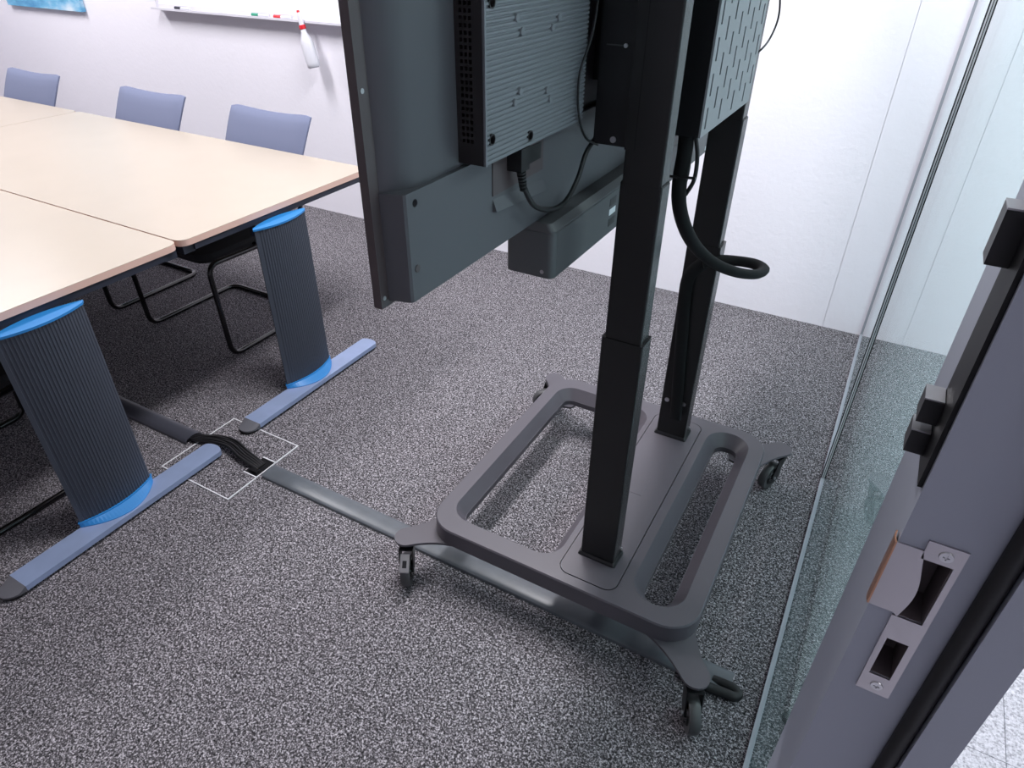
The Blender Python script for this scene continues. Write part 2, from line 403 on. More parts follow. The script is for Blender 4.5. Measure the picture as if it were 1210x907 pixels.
# ================================================================== TABLES
def lens(cx, cy, hy, hx, n=26, ribs=0.0):
    out = []
    for side in (1, -1):
        for k in range(n):
            t = -1+2*k/n if side == 1 else 1-2*k/n
            bul = hx*(1-t*t); 
            out.append((cx+side*(bul+0.004), cy+hy*t))
            if ribs and 0 < k:
                tm = t+(0.28/n)*side; out.append((cx+side*(hx*(1-tm*tm)+0.004), cy+hy*tm))
                tm = t+(0.5/n)*side; out.append((cx+side*(hx*(1-tm*tm)+0.004-ribs), cy+hy*tm))
                tm = t+(1.4/n)*side; out.append((cx+side*(hx*(1-tm*tm)+0.004-ribs), cy+hy*tm))
    return out
def table(x0, x1, y0, y1, legc, footc, label, legs=(True, True)):
    T = thing('meeting_table', label, 'table', ((x0+x1)/2, (y0+y1)/2, 0), 'beech meeting tables')
    zt = 0.75
    top = build('tabletop', prism(NB(), rrect(x0+0.0015, x1-0.0015, y0+0.0015, y1-0.0015, 0.035), zt-0.019, zt), 'desk_top', T)
    b = NB(); o_ = rrect(x0+0.0008, x1-0.0008, y0+0.0008, y1-0.0008, 0.0357); i_ = rrect(x0+0.003, x1-0.003, y0+0.003, y1-0.003, 0.0335)
    R = loft(b, [[(x, y, zt-0.0215) for x, y in o_], [(x, y, zt-0.0015) for x, y in o_]], cap=False)
    I = [[b.verts.new((x, y, z)) for x, y in i_] for z in (zt-0.0215, zt-0.0019)]
    n = len(o_)
    for i in range(n):
        j = (i+1) % n
        b.faces.new((R[0][i], I[0][i], I[0][j], R[0][j])); b.faces.new((R[1][i], R[1][j], I[1][j], I[1][i])); b.faces.new((I[0][i], I[1][i], I[1][j], I[0][j]))
    build('edge_band', b, 'desk_edge', top)
    # steel under-frame
    e = 0.012
    for a in ((x0+e, x1-e, y0+e, y0+0.055), (x0+e, x1-e, y1-0.055, y1-e)):
        build('side_rail', box(NB(), *a, zt-0.05, zt-0.0215), 'desk_rail', T, bevel=0.003)
    for a in ((x0+0.005, x0+0.06), (x1-0.06, x1-0.005)):
        build('end_rail', box(NB(), a[0], a[1], y0+e+0.04, y1-e-0.04, zt-0.044, zt-0.0215), 'desk_rail', T, bevel=0.003)
    for s, on in ((1, legs[0]), (-1, legs[1])):
        if not on: continue
        lx = x1+0.030 if s == 1 else x0+0.10
        if s == 1 and x1 < -2.5: lx = x1-0.16
        c = lx+0.003*s
        L = build('leg', prism(NB(), lens(lx, legc, 0.126, 0.028, 26, 0.0022), 0.045, 0.704), 'leg_rib', T)
        build('cap', prism(NB(), lens(lx, legc, 0.131, 0.030), 0.702, 0.709), 'blue', L)
        b = NB(); loft(b, [[(x, y, 0.0285) for x, y in lens(lx, legc, 0.130, 0.072)], [(x, y, 0.033) for x, y in lens(lx, legc, 0.131, 0.072)], [(x, y, 0.046) for x, y in lens(lx, legc, 0.131, 0.0335)]])
        build('base_collar', b, 'blue', L)
        build('collar_rim', prism(NB(), lens(lx, legc, 0.1335, 0.0335), 0.0455, 0.049), 'blue', L)
        build('bracket', box(NB(), min(lx, lx-0.06*s), max(lx, lx-0.06*s), legc-0.09, legc+0.09, 0.66, 0.706), 'desk_rail', L)
        # foot: flat bar with rounded sloping ends
        fx = lx+0.043*s; hw, hl = 0.0405, 0.382
        b = NB()
        # square far end, separate wedge cap on the near end
        yn, yf = footc-hl+0.055, footc+hl
        far = [(fx-hw, yf-0.02), (fx-hw+0.012, yf-0.004), (fx+hw-0.012, yf-0.004), (fx+hw, yf-0.02)] if False else None
        pl = [(fx-hw, yn), (fx+hw, yn)] + [(fx+hw*math.cos(a), yf-hw*0.55+hw*0.55*math.sin(a)) for a in [PI/2*k/5 for k in range(6)]] + [(fx+hw*math.cos(a), yf-hw*0.55+hw*0.55*math.sin(a)) for a in [PI/2+PI/2*k/5 for k in range(1, 6)]]
        prism(b, pl, 0.012, 0.030)
        Ft = build('foot', b, 'foot', T, bevel=0.0012)
        b = NB(); arc = [(-hw*math.cos(PI*k/10), -0.055*math.sin(PI*k/10)**0.8) for k in range(11)]
        lo = [b.verts.new((fx+x, yn+y, 0.012)) for x, y in arc]; mi = [b.verts.new((fx+x, yn+y, 0.018 if 0 < k < 10 else 0.0298)) for k, (x, y) in enumerate(arc)]
        ap = [b.verts.new((fx+x*0.9, yn, 0.0298)) for x, y in arc[1:-1]]
        n_ = len(arc)
        for k in range(n_-1): b.faces.new((lo[k], lo[k+1], mi[k+1], mi[k]))
        b.faces.new(lo)
        full = [mi[0]]+ap+[mi[-1]]
        for k in range(n_-1):
            q = [mi[k], mi[k+1], full[k+1], full[k]]; q = [v for i_, v in enumerate(q) if v not in q[:i_]]
            if len(q) > 2: b.faces.new(q)
        b.faces.new([lo[0]]+full+[lo[-1]])
        build('end_cap', b, 'end_cap', Ft, smooth=True, angle=30)
        for sg in (1, -1):
            b = NB(); prism(b, [(fx+0.033*math.cos(2*PI*k/16), footc+sg*(hl-0.036)+0.033*math.sin(2*PI*k/16)) for k in range(16)], 0.0, 0.0125)
            build('glide', b, 'black_rubber', Ft)
    return T
TXE = -1.933
table(-3.945, TXE, 1.2635, 2.206, 1.657, 1.630, 'beech table below the whiteboard, with its end towards the display')
table(-3.945, TXE, 0.318, 1.2605, 0.772, 0.752, 'beech table on the side away from the whiteboard, beside the floor box')
table(-5.96, -3.9458, 1.2635, 2.206, 1.657, 1.630, 'beech table standing below the blue picture, touching another end to end')

# ================================================================== CHAIRS
def make_chair(label, group):
    T = thing('cantilever_chair', label, 'chair', (0, 0, 0), group)
    hw = 0.278; r = 0.0115
    pts = []
    # one tube loop: back post, seat run, front leg, floor run, rear floor bar and back again
    L = [(-hw+0.04, 0.365, 0.66), (-hw+0.02, 0.27, 0.42), (-hw, -0.265, 0.445), (-hw, -0.255, r), (-hw, 0.25, r), (hw, 0.25, r), (hw, -0.255, r), (hw, -0.265, 0.445), (hw-0.02, 0.27, 0.42), (hw-0.04, 0.365, 0.66)]
    b = NB(); tube(b, bent(L, 0.055, 7), r, 10); build('tube_frame', b, 'tube', T, smooth=True, local=True)
    b = NB(); tube(b, [(-hw, 0.02, 0.432), (hw, 0.02, 0.432)], 0.008, 8); build('cross_bar', b, 'tube', T, smooth=True, local=True)
    # seat pad
    b = NB(); rings = []
    for z, k in ((0.415, 0.03), (0.425, 0.008), (0.445, 0.0), (0.462, 0.006), (0.468, 0.03)):
        rings.append([(x, y, z) for x, y in rrect(-0.235+k, 0.235-k, -0.25+k, 0.24-k, 0.06)])
    loft(b, rings); build('seat', b, 'chair_black', T, smooth=True, local=True)
    # curved backrest: grid, concave to the sitter
    def back(mat_, name, z0, z1, th, off, inset=0.0):
        b = NB(); nu, nv = 16, 12; G = []
        for side in (0, 1):
            g = []
            for j in range(nv+1):
                v = j/nv; row = []
                for i in range(nu+1):
                    u = -1+2*i/nu
                    wv = (0.253-inset)*(1-0.10*(1-v)**2)
                    z = z0+(z1-z0)*v - 0.016*(1-u*u)*v*v - 0.012*(abs(u)**12)*v**6
                    y = 0.276+0.19*v - 0.006*math.sin(PI*v) - 0.008*u*u + off
                    edge = max(abs(u)**10, abs(2*v-1)**14)
                    y += (th/2)*(1-0.75*edge)*(1 if side else -1)
                    row.append(b.verts.new((wv*u, y, z)))
                g.append(row)
            G.append(g)
        for j in range(nv):
            for i in range(nu):
                b.faces.new((G[0][j][i], G[0][j][i+1], G[0][j+1][i+1], G[0][j+1][i])); b.faces.new((G[1][j][i], G[1][j+1][i], G[1][j+1][i+1], G[1][j][i+1]))
        for j in range(nv):
            for i in (0, nu): b.faces.new((G[0][j][i], G[0][j+1][i], G[1][j+1][i], G[1][j][i]))
        for i in range(nu):
            for j in (0, nv): b.faces.new((G[0][j][i], G[0][j][i+1], G[1][j][i+1], G[1][j][i]))
        build(name, b, mat_, T, smooth=True, local=True, angle=70)
    back('chair_fabric', 'backrest', 0.50, 0.892, 0.042, 0.0)
    return T
def dup(root, loc, rz, label):
    r = root.copy(); COL.objects.link(r); r.location = loc; r.rotation_euler = (0, 0, rz); r['label'] = label
    for ch in list(root.children):
        c = ch.copy(); COL.objects.link(c); c.parent = r
    return r
GR = 'grey cantilever chairs at the tables'
chair = make_chair('grey cantilever chair under the spray bottle on the whiteboard tray', GR)
chair.location = (-2.60, 1.872, 0)
dup(chair, (-3.44, 1.872, 0), 0, 'grey cantilever chair below the middle of the whiteboard')
dup(chair, (-4.49, 1.872, 0), 0, 'grey cantilever chair between the whiteboard and the blue picture')
dup(chair, (-2.40, 0.655, 0), PI, 'cantilever chair behind the broad table leg, away from the whiteboard')
dup(chair, (-3.20, 0.655, 0), PI, 'cantilever chair mostly hidden behind its neighbour, away from the whiteboard')

# ================================================================== CART (mobile display stand)
ZB, ZT = 0.15, 0.205
cart = thing('display_cart', 'black rolling display stand with two columns and a wide looped base', 'display stand', (-0.49, 1.505, 0))
def fill_face(bm, loops):
    es = []
    for lp in loops:
        for i in range(len(lp)):
            a, c = lp[i], lp[(i+1) % len(lp)]
            e = bm.edges.get((a, c)) or bm.edges.new((a, c)); es.append(e)
    bmesh.ops.triangle_fill(bm, use_beauty=True, use_dissolve=False, edges=es)
def ring(bm, poly, z): return [bm.verts.new((x, y, z)) for x, y in poly]
def bridge(bm, a, c):
    n = len(a)
    for i in range(n): bm.faces.new((a[i], a[(i+1) % n], c[(i+1) % n], c[i]))
OUT = (-0.876, -0.100, 1.068, 1.942); R_O = 0.088
H_A = (-0.832, -0.490, 1.126, 1.888); H_B = (-0.284, -0.147, 1.120, 1.904)
def shr(r, k): return (r[0]+k, r[1]-k, r[2]+k, r[3]-k)
b = NB()
top_o = ring(b, rrect(*shr(OUT, 0.003), R_O-0.003), ZT); o1 = ring(b, rrect(*OUT, R_O), ZT-0.004); o2 = ring(b, rrect(*OUT, R_O), ZB)
bridge(b, top_o, o1); bridge(b, o1, o2)
loops_t = [top_o]; loops_b = [o2]
for hr, rad, tp in ((H_A, 0.062, 0.026), (H_B, 0.066, 0.030)):
    t0 = ring(b, rrect(*hr, rad), ZT); t1 = ring(b, rrect(*shr(hr, tp), max(0.012, rad-tp)), ZB+0.017); t2 = ring(b, rrect(*shr(hr, tp), max(0.012, rad-tp)), ZB)
    bridge(b, t0, t1); bridge(b, t1, t2); loops_t.append(t0); loops_b.append(t2)
PN = (-0.4738, -0.3102, 1.0987, 1.8993)
pt0 = ring(b, rrect(*PN, 0.0323), ZT); pt1 = ring(b, rrect(*PN, 0.0323), ZT-0.008); bridge(b, pt0, pt1); b.faces.new(pt1); loops_t.append(pt0)
fill_face(b, loops_t); fill_face(b, loops_b)
build('base_frame', b, 'cart', cart, smooth=True, angle=30)
# rolled lower lip of the openings
for hr, rad, tp in ((H_A, 0.062, 0.026), (H_B, 0.066, 0.030)):
    b = NB(); P = rrect(*shr(hr, tp-0.001), max(0.012, rad-tp)); Q = rrect(*shr(hr, tp+0.0015), max(0.010, rad-tp-0.002))
    A = [ring(b, P, z) for z in (ZB-0.003, ZB+0.0165)]; B = [ring(b, Q, z) for z in (ZB-0.003, ZB+0.0165)]
    bridge(b, A[0], A[1]); bridge(b, B[0], B[1]); bridge(b, A[1], B[1]); bridge(b, A[0], B[0])
    build('opening_lip', b, 'cart', cart)
# inlaid panel between the openings, with a dark seam round it
b = NB(); prism(b, rrect(-0.4715, -0.3125, 1.101, 1.897, 0.030), ZT-0.008, ZT+0.0012); pn = build('base_panel', b, 'cart', cart, bevel=0.0006)
b = NB(); box(b, -0.4118, -0.3762, 1.4705, 1.5475, ZT+0.0010, ZT+0.0020); build('engraved_plate', b, 'cart', pn)
# caster arms
ARM = {}
for sx, sy, tip in ((-1, -1, (-0.917, 1.035)), (1, -1, (-0.066, 1.022)), (1, 1, (-0.058, 1.985)), (-1, 1, (-0.915, 1.985))):
    cx = OUT[0] if sx < 0 else OUT[1]; cy = OUT[2] if sy < 0 else OUT[3]
    tx, ty = tip; d = Vector((sx, sy)).normalized()
    rt = 0.034
    a1 = Vector((cx, cy-sy*0.125)); a2 = Vector((cx-sx*0.125, cy))       # where the arm's flanks meet the frame
    tc_ = Vector(tip)
    pts = []
    tang = Vector((-d.y, d.x))
    s1 = 1 if tang.dot(a1-tc_) > 0 else -1
    pA = tc_+tang*s1*rt; pB = tc_-tang*s1*rt
    def bez(p, q, ctrl, n=8): return [p*(1-t)**2+ctrl*2*t*(1-t)+q*t*t for t in [k/n for k in range(n+1)]]
    inner = Vector((cx-sx*0.03, cy-sy*0.03))
    c1 = pA - d*0.085; c2 = pB - d*0.085
    outl = bez(a1-Vector((sx*0.012, 0)), pA, c1)
    ang0 = math.atan2((pA-tc_).y, (pA-tc_).x)
    for k in range(1, 10):
        a = ang0 + (PI*k/10)*(1 if (Matrix.Rotation(PI/2, 2) @ (pA-tc_)).dot(d) > 0 else -1); outl.append(tc_+Vector((math.cos(a), math.sin(a)))*rt)
    outl += bez(pB, a2-Vector((0, sy*0.012)), c2)
    outl.append(Vector((cx-sx*0.10, cy-sy*0.10)))
    b = NB(); prism(b, [(p.x, p.y) for p in outl], ZB-0.008, ZB)
    build('caster_arm', b, 'cart', cart)
    ARM[(sx, sy)] = tip
# casters
def caster(tip, ang, brake):
    """swivel caster: ang = heading of the trailing wheel"""
    x, y = tip; d = Vector((math.cos(ang), math.sin(ang), 0)); s = Vector((-d.y, d.x, 0)); c0 = Vector((x, y, 0)) + d*0.034
    R = 0.050; zc = R
    b = NB(); cyl(b, (x, y, ZB-0.024), (0, 0, 1), 0.019, 0.017, 18); C = build('caster', b, 'black', cart, smooth=True)
    b = NB(); n = 28
    prof = [(-0.012, R-0.014), (-0.0135, R-0.004), (-0.009, R-0.0008), (0, R), (0.009, R-0.0008), (0.0135, R-0.004), (0.012, R-0.014)]
    rings = [[c0+Vector((0, 0, zc))+s*w_+(d*math.cos(2*PI*k/n)+Vector((0, 0, 1))*math.sin(2*PI*k/n))*r_ for k in range(n)] for w_, r_ in prof]
    loft(b, rings); build('wheel', b, 'wheel', C, smooth=True)
    b = NB()
    for sg in (1, -1):
        p = c0+Vector((0, 0, zc))+s*sg*0.0121
        cyl(b, p, s*sg, 0.030, 0.0045, 20, 0.026)
    build('hub_cap', b, 'black_gloss', C, smooth=True)
    b = NB()
    for sg in (1, -1):
        q = [Vector((x, y, ZB-0.026))-d*0.016, Vector((x, y, ZB-0.026))+d*0.03, c0+Vector((0, 0, zc))+d*0.013, c0+Vector((0, 0, zc-0.012)), c0+Vector((0, 0, zc))-d*0.013]
        i_ = s*sg*0.0175; o_ = s*sg*0.0205
        loft(b, [[p+i_ for p in q], [p+o_ for p in q]])
    tv = Vector((x, y, ZB-0.030))
    q = [tv-d*0.016-s*0.0205, tv+d*0.03-s*0.0205, tv+d*0.03+s*0.0205, tv-d*0.016+s*0.0205]
    loft(b, [q, [p+Vector((0, 0, 0.006)) for p in q]])
    build('fork', b, 'black', C)
    b = NB(); cyl(b, c0+Vector((0, 0, zc))-s*0.0235, s, 0.005, 0.047, 12); build('axle', b, 'screw', C, smooth=True)
    if brake:
        b = NB(); e0 = Vector((x, y, 0))+d*0.040+Vector((0, 0, ZB-0.034)); e1 = e0+d*0.040-Vector((0, 0, 0.030))
        wv = s*0.013; tk = Vector((0, 0, 0.004))
        loft(b, [[e0-wv, e0+wv, e0+wv+tk, e0-wv+tk], [e1-wv, e1+wv, e1+wv+tk, e1-wv+tk]])
        build('brake_pedal', b, 'pedal' , C)
        b = NB(); m0 = e0*0.62+e1*0.38+Vector((0, 0, 0.0042)); m1 = e0*0.22+e1*0.78+Vector((0, 0, 0.0042)); wv = s*0.006
        loft(b, [[m0-wv, m0+wv, m0+wv+Vector((0, 0, 0.0006)), m0-wv+Vector((0, 0, 0.0006))], [m1-wv, m1+wv, m1+wv+Vector((0, 0, 0.0006)), m1-wv+Vector((0, 0, 0.0006))]])
        build('pedal_window', b, 'black', C)
caster(ARM[(-1, -1)], math.radians(-62), True)
caster(ARM[(1, -1)], math.radians(-64), False)
caster(ARM[(1, 1)], math.radians(-112), False)
caster(ARM[(-1, 1)], math.radians(-140), False)
# columns, three telescoping stages each
def rbox(bm, x0, x1, y0, y1, z0, z1, r=0.004): prism(bm, rrect(x0, x1, y0, y1, r, 3), z0, z1); return bm
for (y0, y1) in ((1.180, 1.236), (1.786, 1.848)):
    c = thing('column', None, None); c.parent = cart; del_loc = None
    # column parent is a small shoe mesh so that the stages hang under a part
    COL.objects.unlink(c); bpy.data.objects.remove(c)
    b = NB(); loft(b, [[(x, y, z) for x, y in rrect(-0.4400-k, -0.3450+k, y0-k, y1+k, 0.006, 3)] for z, k in ((ZT+0.002, 0.006), (ZT+0.006, 0.005), (ZT+0.012, 0.0015))])
    shoe = build('column', b, 'black', cart)
    build('outer_stage', rbox(NB(), -0.4395, -0.3455, y0, y1, ZT+0.004, 0.879), 'column', shoe, bevel=0.0008)
    build('middle_stage', rbox(NB(), -0.4335, -0.3515, y0+0.0035, y1-0.0035, 0.80, 1.2095), 'column', shoe, bevel=0.0008)
    build('stage_seam', rbox(NB(), -0.4325, -0.3525, y0+0.0045, y1-0.0045, 1.2, 1.2118), 'column', shoe)
    build('inner_stage', rbox(NB(), -0.4305, -0.3545, y0+0.0045, y1-0.0045, 1.2115, 1.86), 'column', shoe, bevel=0.0008)
    for sx in (-0.421, -0.367):
        b = NB(); cyl(b, (sx, y0-0.0003, 0.347), (0, -1, 0), 0.0075, 0.002, 14)
        if y0 > 1.5: build('screw', b, 'screw', shoe, smooth=True)
        else: b.free()
    b = NB(); cyl(b, (-0.3455, y0+0.052, ZT+0.020), (1, 0, 0), 0.0045, 0.003, 12); build('base_screw', b, 'screw', shoe, smooth=True)
# mount between the columns and the display
mt = build('mount_box', box(NB(), -0.494, -0.4305, 1.186, 1.845, 1.272, 1.86), 'black', cart, bevel=0.0015)
build('display_bracket', box(NB(), -0.5485, -0.4935, 1.29, 1.74, 1.36, 1.82), 'black', mt)
build('mount_rail', box(NB(), -0.4305, -0.412, 1.1805, 1.192, 1.270, 1.86), 'column', mt, bevel=0.0008)
build('mount_rail', box(NB(), -0.4305, -0.412, 1.838, 1.850, 1.270, 1.86), 'column', mt, bevel=0.0008)
b = NB(); cyl(b, (-0.455, 1.1862, 1.283), (0, -1, 0), 0.0055, 0.003, 14); build('mount_screw', b, 'screw', mt, smooth=True)
b = NB(); cyl(b, (-0.447, 1.1862, 1.437), (0, -1, 0), 0.0035, 0.003, 14); build('mount_screw', b, 'screw', mt, smooth=True)
b = NB(); box(b, -0.482, -0.450, 1.1845, 1.1865, 1.4355, 1.4375); build('level_slot', b, 'wheel', mt)

# ================================================================== DISPLAY
tv = thing('flat_panel_display', 'large dark grey display seen from behind, carried by the rolling stand', 'display', (-0.565, 1.515, 1.148))
TY0, TY1, TZ0, TZ1 = 0.652, 2.378, 1.148, 2.13
XF, XB = -0.589, -0.575
b = NB(); box(b, XF, XB, TY0, TY1, TZ0, TZ1); bz = build('bezel', b, 'tv_edge', tv, bevel=0.0015)
build('screen', box(NB(), XF-0.0012, XF+0.002, TY0+0.012, TY1-0.012, TZ0+0.018, TZ1-0.012), 'screen', tv)
for z in (1.163, 1.437, 1.72, 2.0):
    b = NB(); cyl(b, (XB-0.0003, TY0+0.0075, z), (1, 0, 0), 0.0032, 0.001, 12); build('bezel_screw', b, 'pedal', bz, smooth=True)
# main back panel: shallow pan with sloping flanks
b = NB(); ya, yb, za, zb_ = TY0+0.018, TY1-0.018, TZ0+0.02, TZ1-0.014
def rectx(x, k): return [(x, ya+k, za+k), (x, yb-k, za+k), (x, yb-k, zb_-k), (x, ya+k, zb_-k)]
loft(b, [rectx(XB-0.002, 0), rectx(XB+0.004, 0.004), rectx(-0.548, 0.045)])
build('back_panel', b, 'tv_back', tv, bevel=0.004, smooth=True)
# lower housing with chamfered near and far ends
b = NB()
hz0, hz1 = 1.1555, 1.311
prof = [(XB-0.001, 0.669), (-0.5425, 0.678), (-0.540, 0.682), (-0.540, 2.348), (-0.5425, 2.352), (XB-0.001, 2.361)]
prism(b, prof, hz0, hz1)
lh = build('lower_housing', b, 'tv_back', tv, bevel=0.001)
for y, z in ((0.700, 1.295), (0.695, 1.203)):
    b = NB(); cyl(b, (-0.5402, y, z), (1, 0, 0), 0.0055, 0.0012, 18); (cut(lh, cyl(NB(), (-0.548, y, z), (1, 0, 0), 0.0055, 0.012, 18)), b.free()) if z > 1.25 else build('screw_head', b, 'tv_edge', lh, smooth=True)
# socket recess plate and its lighter chamfer
b = NB(); box(b, -0.5405, -0.5385, 0.900, 1.072, 1.246, 1.309); rc = build('socket_recess', b, 'tv_edge', lh, bevel=0.0005)
b = NB(); loft(b, [[(-0.5405, y_, z_+0.022), (-0.5405, y_, z_), (-0.5325, y_, z_+0.001)] for y_, z_ in ((0.902, 1.220), (1.078, 1.207))])
build('recess_chamfer', b, 'tv_back', lh)
b = NB(); box(b, -0.5386, -0.5378, 1.01, 1.062, 1.268, 1.296); build('switch_plate', b, 'black', lh)
# ribbed rear module with vent side
RX, RY0, RY1, RZ0, RZ1 = -0.502, 0.820, 1.150, 1.318, 1.92
b = NB(); box(b, -0.549, RX-0.003, RY0+0.010, RY1, RZ0, RZ1); rm = build('rear_module', b, 'tv_vent', tv)
b = NB(); pr = []; pitch = 0.0068; z = RZ0
while z < RZ1-pitch:
    pr += [(RX-0.0022, z), (RX-0.0022, z+pitch*0.25), (RX, z+pitch*0.42), (RX, z+pitch*0.85)]; z += pitch
pr.append((RX-0.0022, RZ1))
poly = [(RX-0.005, RZ0)] + pr + [(RX-0.005, RZ1)]
loft(b, [[(x, yy, zz) for x, zz in poly] for yy in (RY0+0.001, RY1)])
rp = build('ribbed_plate', b, 'tv_rib', tv)
# end frame of the ribbed plate
build('plate_edge', box(NB(), RX-0.004, RX+0.0006, RY0, RY0+0.0035, RZ0, RZ1), 'tv_rib', rp)
for y, z, dk in ((0.838, 1.352, 1), (0.953, 1.333, 1), (0.840, 1.521, 1), (0.840, 1.70, 1)):
    cut(rp, cyl(NB(), (RX-0.012, y, z), (1, 0, 0), 0.0075, 0.02, 18)); cut(rm, cyl(NB(), (RX-0.025, y, z), (1, 0, 0), 0.0075, 0.03, 18))
    b = NB(); rr_ = [[(x_, y+r_*math.cos(2*PI*k/18), z+r_*math.sin(2*PI*k/18)) for k in range(18)] for x_, r_ in ((RX-0.020, 0.0074), (RX+0.0008, 0.0080), (RX+0.0008, 0.0064), (RX-0.020, 0.0064), (RX-0.020, 0.0074))]
    loft(b, rr_, cap=False); build('mount_hole', b, 'tv_vent', rp, smooth=True)
# small raised discs on the ribs: two clusters
def disc_at(y, z):
    b = NB(); cyl(b, (RX-0.001, y, z), (1, 0, 0), 0.0060, 0.0032, 16, 0.0050); build('rib_disc', b, 'tv_rib', rp, smooth=True)
for y, z in ((0.905, 1.498), (0.920, 1.480), (1.015, 1.476), (1.036, 1.488), (0.917, 1.403), (0.902, 1.390), (1.004, 1.391), (1.016, 1.376)): disc_at(y, z)
# vent holes on the module's near side: two columns of short slots
b = NB(); gx = -0.549; g0, g1 = RY0, RY0+0.0102
for cx in (-0.538, -0.531, -0.524):
    box(b, gx, cx-0.0022, g0, g1, RZ0, RZ1); gx = cx+0.0022
    zz = RZ0
    for k in range(64):
        zc = 1.35+k*0.0085; box(b, cx-0.0022, cx+0.0022, g0, g1, zz, zc-0.0026); zz = zc+0.0026
    box(b, cx-0.0022, cx+0.0022, g0, g1, zz, RZ1)
box(b, gx, RX-0.003, g0, g1, RZ0, RZ1)
vs = build('vent_grille', b, 'tv_vent', rm); vs['kind'] = 'stuff'

# ================================================================== SOUNDBAR
sb = thing('soundbar', 'long dark grey speaker bar fixed under the display', 'speaker', (-0.55, 1.6, 1.048))
SX0, SX1, SY0, SY1, SZ0, SZ1 = -0.602, -0.500, 1.050, 2.165, 1.049, 1.154
b = NB(); prism(b, rrect(SX0, SX1, SY0, SY1, 0.014, 6), SZ0, SZ1-0.016)
body = build('body', b, 'soundbar', sb, smooth=True, bevel=0.002)
b = NB(); loft(b, [[(x, y, z) for x, y in rrect(SX0+0.001+k*0.3, SX1-0.001-k, SY0+0.001+k*0.4, SY1-0.001-k*0.4, 0.012, 6)] for z, k in ((SZ1-0.016, 0), (SZ1-0.012, 0.0), (SZ1, 0.010))])
build('top_cap', b, 'soundbar_top', sb, smooth=True, angle=30)
build('end_seam', box(NB(), SX1-0.0125, SX1+0.0003, SY0+0.0165, SY0+0.0175, SZ0+0.002, SZ1-0.016), 'soundbar', body)
b = NB(); cyl(b, (-0.522, SY0+0.0003, SZ0+0.012), (0, -1, 0), 0.004, 0.001, 14); build('end_screw', b, 'steel', body, smooth=True)
for y0, y1, z0, z1, m_, nm in ((1.318, 1.352, 1.110, 1.126, 'black', 'socket_plate'), (1.318, 1.352, 1.090, 1.103, 'label_white', 'sticker'), (1.318, 1.352, 1.066, 1.082, 'black', 'socket_plate'), (2.06, 2.13, 1.056, 1.068, 'label_white', 'sticker')):
    build(nm, box(NB(), SX1-0.001, SX1+0.0006, y0, y1, z0, z1), m_, body)

# ================================================================== PERFORATED BOX
pb = thing('perforated_box', 'grey equipment box with slotted cover hung between the stand columns', 'equipment box', (-0.40, 1.56, 1.262))
PX0, PX1, PY0, PY1, PZ0, PZ1 = -0.4310, -0.343, 1.36, 1.762, 1.262, 1.80
b = NB(); box(b, PX0, PX1-0.004, PY0, PY1, PZ0, PZ1); build('box_body', b, 'black', pb, bevel=0.0015)
b = NB(); ncol = 8; sw = 0.0100; cw = (PY1-PY0)/ncol; sl, gp = 0.040, 0.021
for i in range(ncol):
    y = PY0+i*cw; yc = y+cw/2
    box(b, PX1-0.004, PX1, y, yc-sw/2, PZ0, PZ1); box(b, PX1-0.004, PX1, yc+sw/2, y+cw, PZ0, PZ1)
    z = PZ0+0.012+(0.0305 if i % 2 else 0); box(b, PX1-0.004, PX1, yc-sw/2, yc+sw/2, PZ0, z)
    while z < PZ1:
        z2 = min(z+sl, PZ1); z3 = min(z2+gp, PZ1)
        if z3 > z2: box(b, PX1-0.004, PX1, yc-sw/2, yc+sw/2, z2, z3)
        z = z3
build('slotted_cover', b, 'panel_grey', pb)

# ================================================================== CABLES
def ray_at(u, v, y=None, x=None, z=None):
    d = right*((u-605)/F_PX) - up*((v-453.5)/F_PX) + fw; c0 = Vector((0, 0, CAM_H))
    if y is not None: return c0+d*(y/d.y)
    if x is not None: return c0+d*(x/d.x)
    return c0+d*((z-CAM_H)/d.z)
# power cable of the display
pts = [(-0.520, 0.957, 1.290), (-0.520, 0.962, 1.268), (-0.519, 0.972, 1.240), (-0.515, 1.000, 1.205), (-0.510, 1.055, 1.183), (-0.505, 1.105, 1.185), (-0.502, 1.145, 1.215), (-0.500, 1.17, 1.255), (-0.498, 1.205, 1.275)]
pc = thing('power_cable', 'black power cable plugged into the back of the display', 'cable', (-0.52, 0.96, 1.18))
b = NB(); tube(b, smooth_path(pts, 6), 0.0048, 10); build('cord', b, 'black', pc, smooth=True)
b = NB(); box(b, -0.541, -0.512, 0.944, 0.971, 1.276, 1.312); build('plug', b, 'black', pc, bevel=0.004)
b = NB()
for k in range(6):
    p = Vector((-0.520, 0.958+k*0.0016, 1.274-k*0.0058)); cyl(b, p, (0, 0.25, -1), 0.0078-k*0.0003, 0.0036, 12)
build('strain_relief', b, 'black_rubber', pc, smooth=True)
# thin cable on the back of the display
pts = [(-0.486, 1.150, 1.86), (-0.488, 1.150, 1.55), (-0.492, 1.145, 1.46), (-0.497, 1.115, 1.40), (-0.497, 1.118, 1.34), (-0.495, 1.150, 1.29), (-0.49, 1.20, 1.266)]
b = NB(); tube(b, smooth_path(pts, 6), 0.0022, 8); tag(build('signal_cable', b, 'black', smooth=True), 'thin black cable hanging beside the ribbed plate of the display', 'cable')
# thin cable bowing out beside the perforated box
pts = [(-0.352, 1.80, 1.56), (-0.345, 1.86, 1.50)] + [tuple(ray_at(u, v, x=-0.34)) for u, v in ((921.5, 8), (918, 27), (910, 45), (901, 57))] + [(-0.352, 1.765, 1.36)]
b = NB(); tube(b, smooth_path(pts, 6), 0.0024, 8); tag(build('network_cable', b, 'black', smooth=True), 'thin black cable bowing out beside the slotted box cover', 'cable')
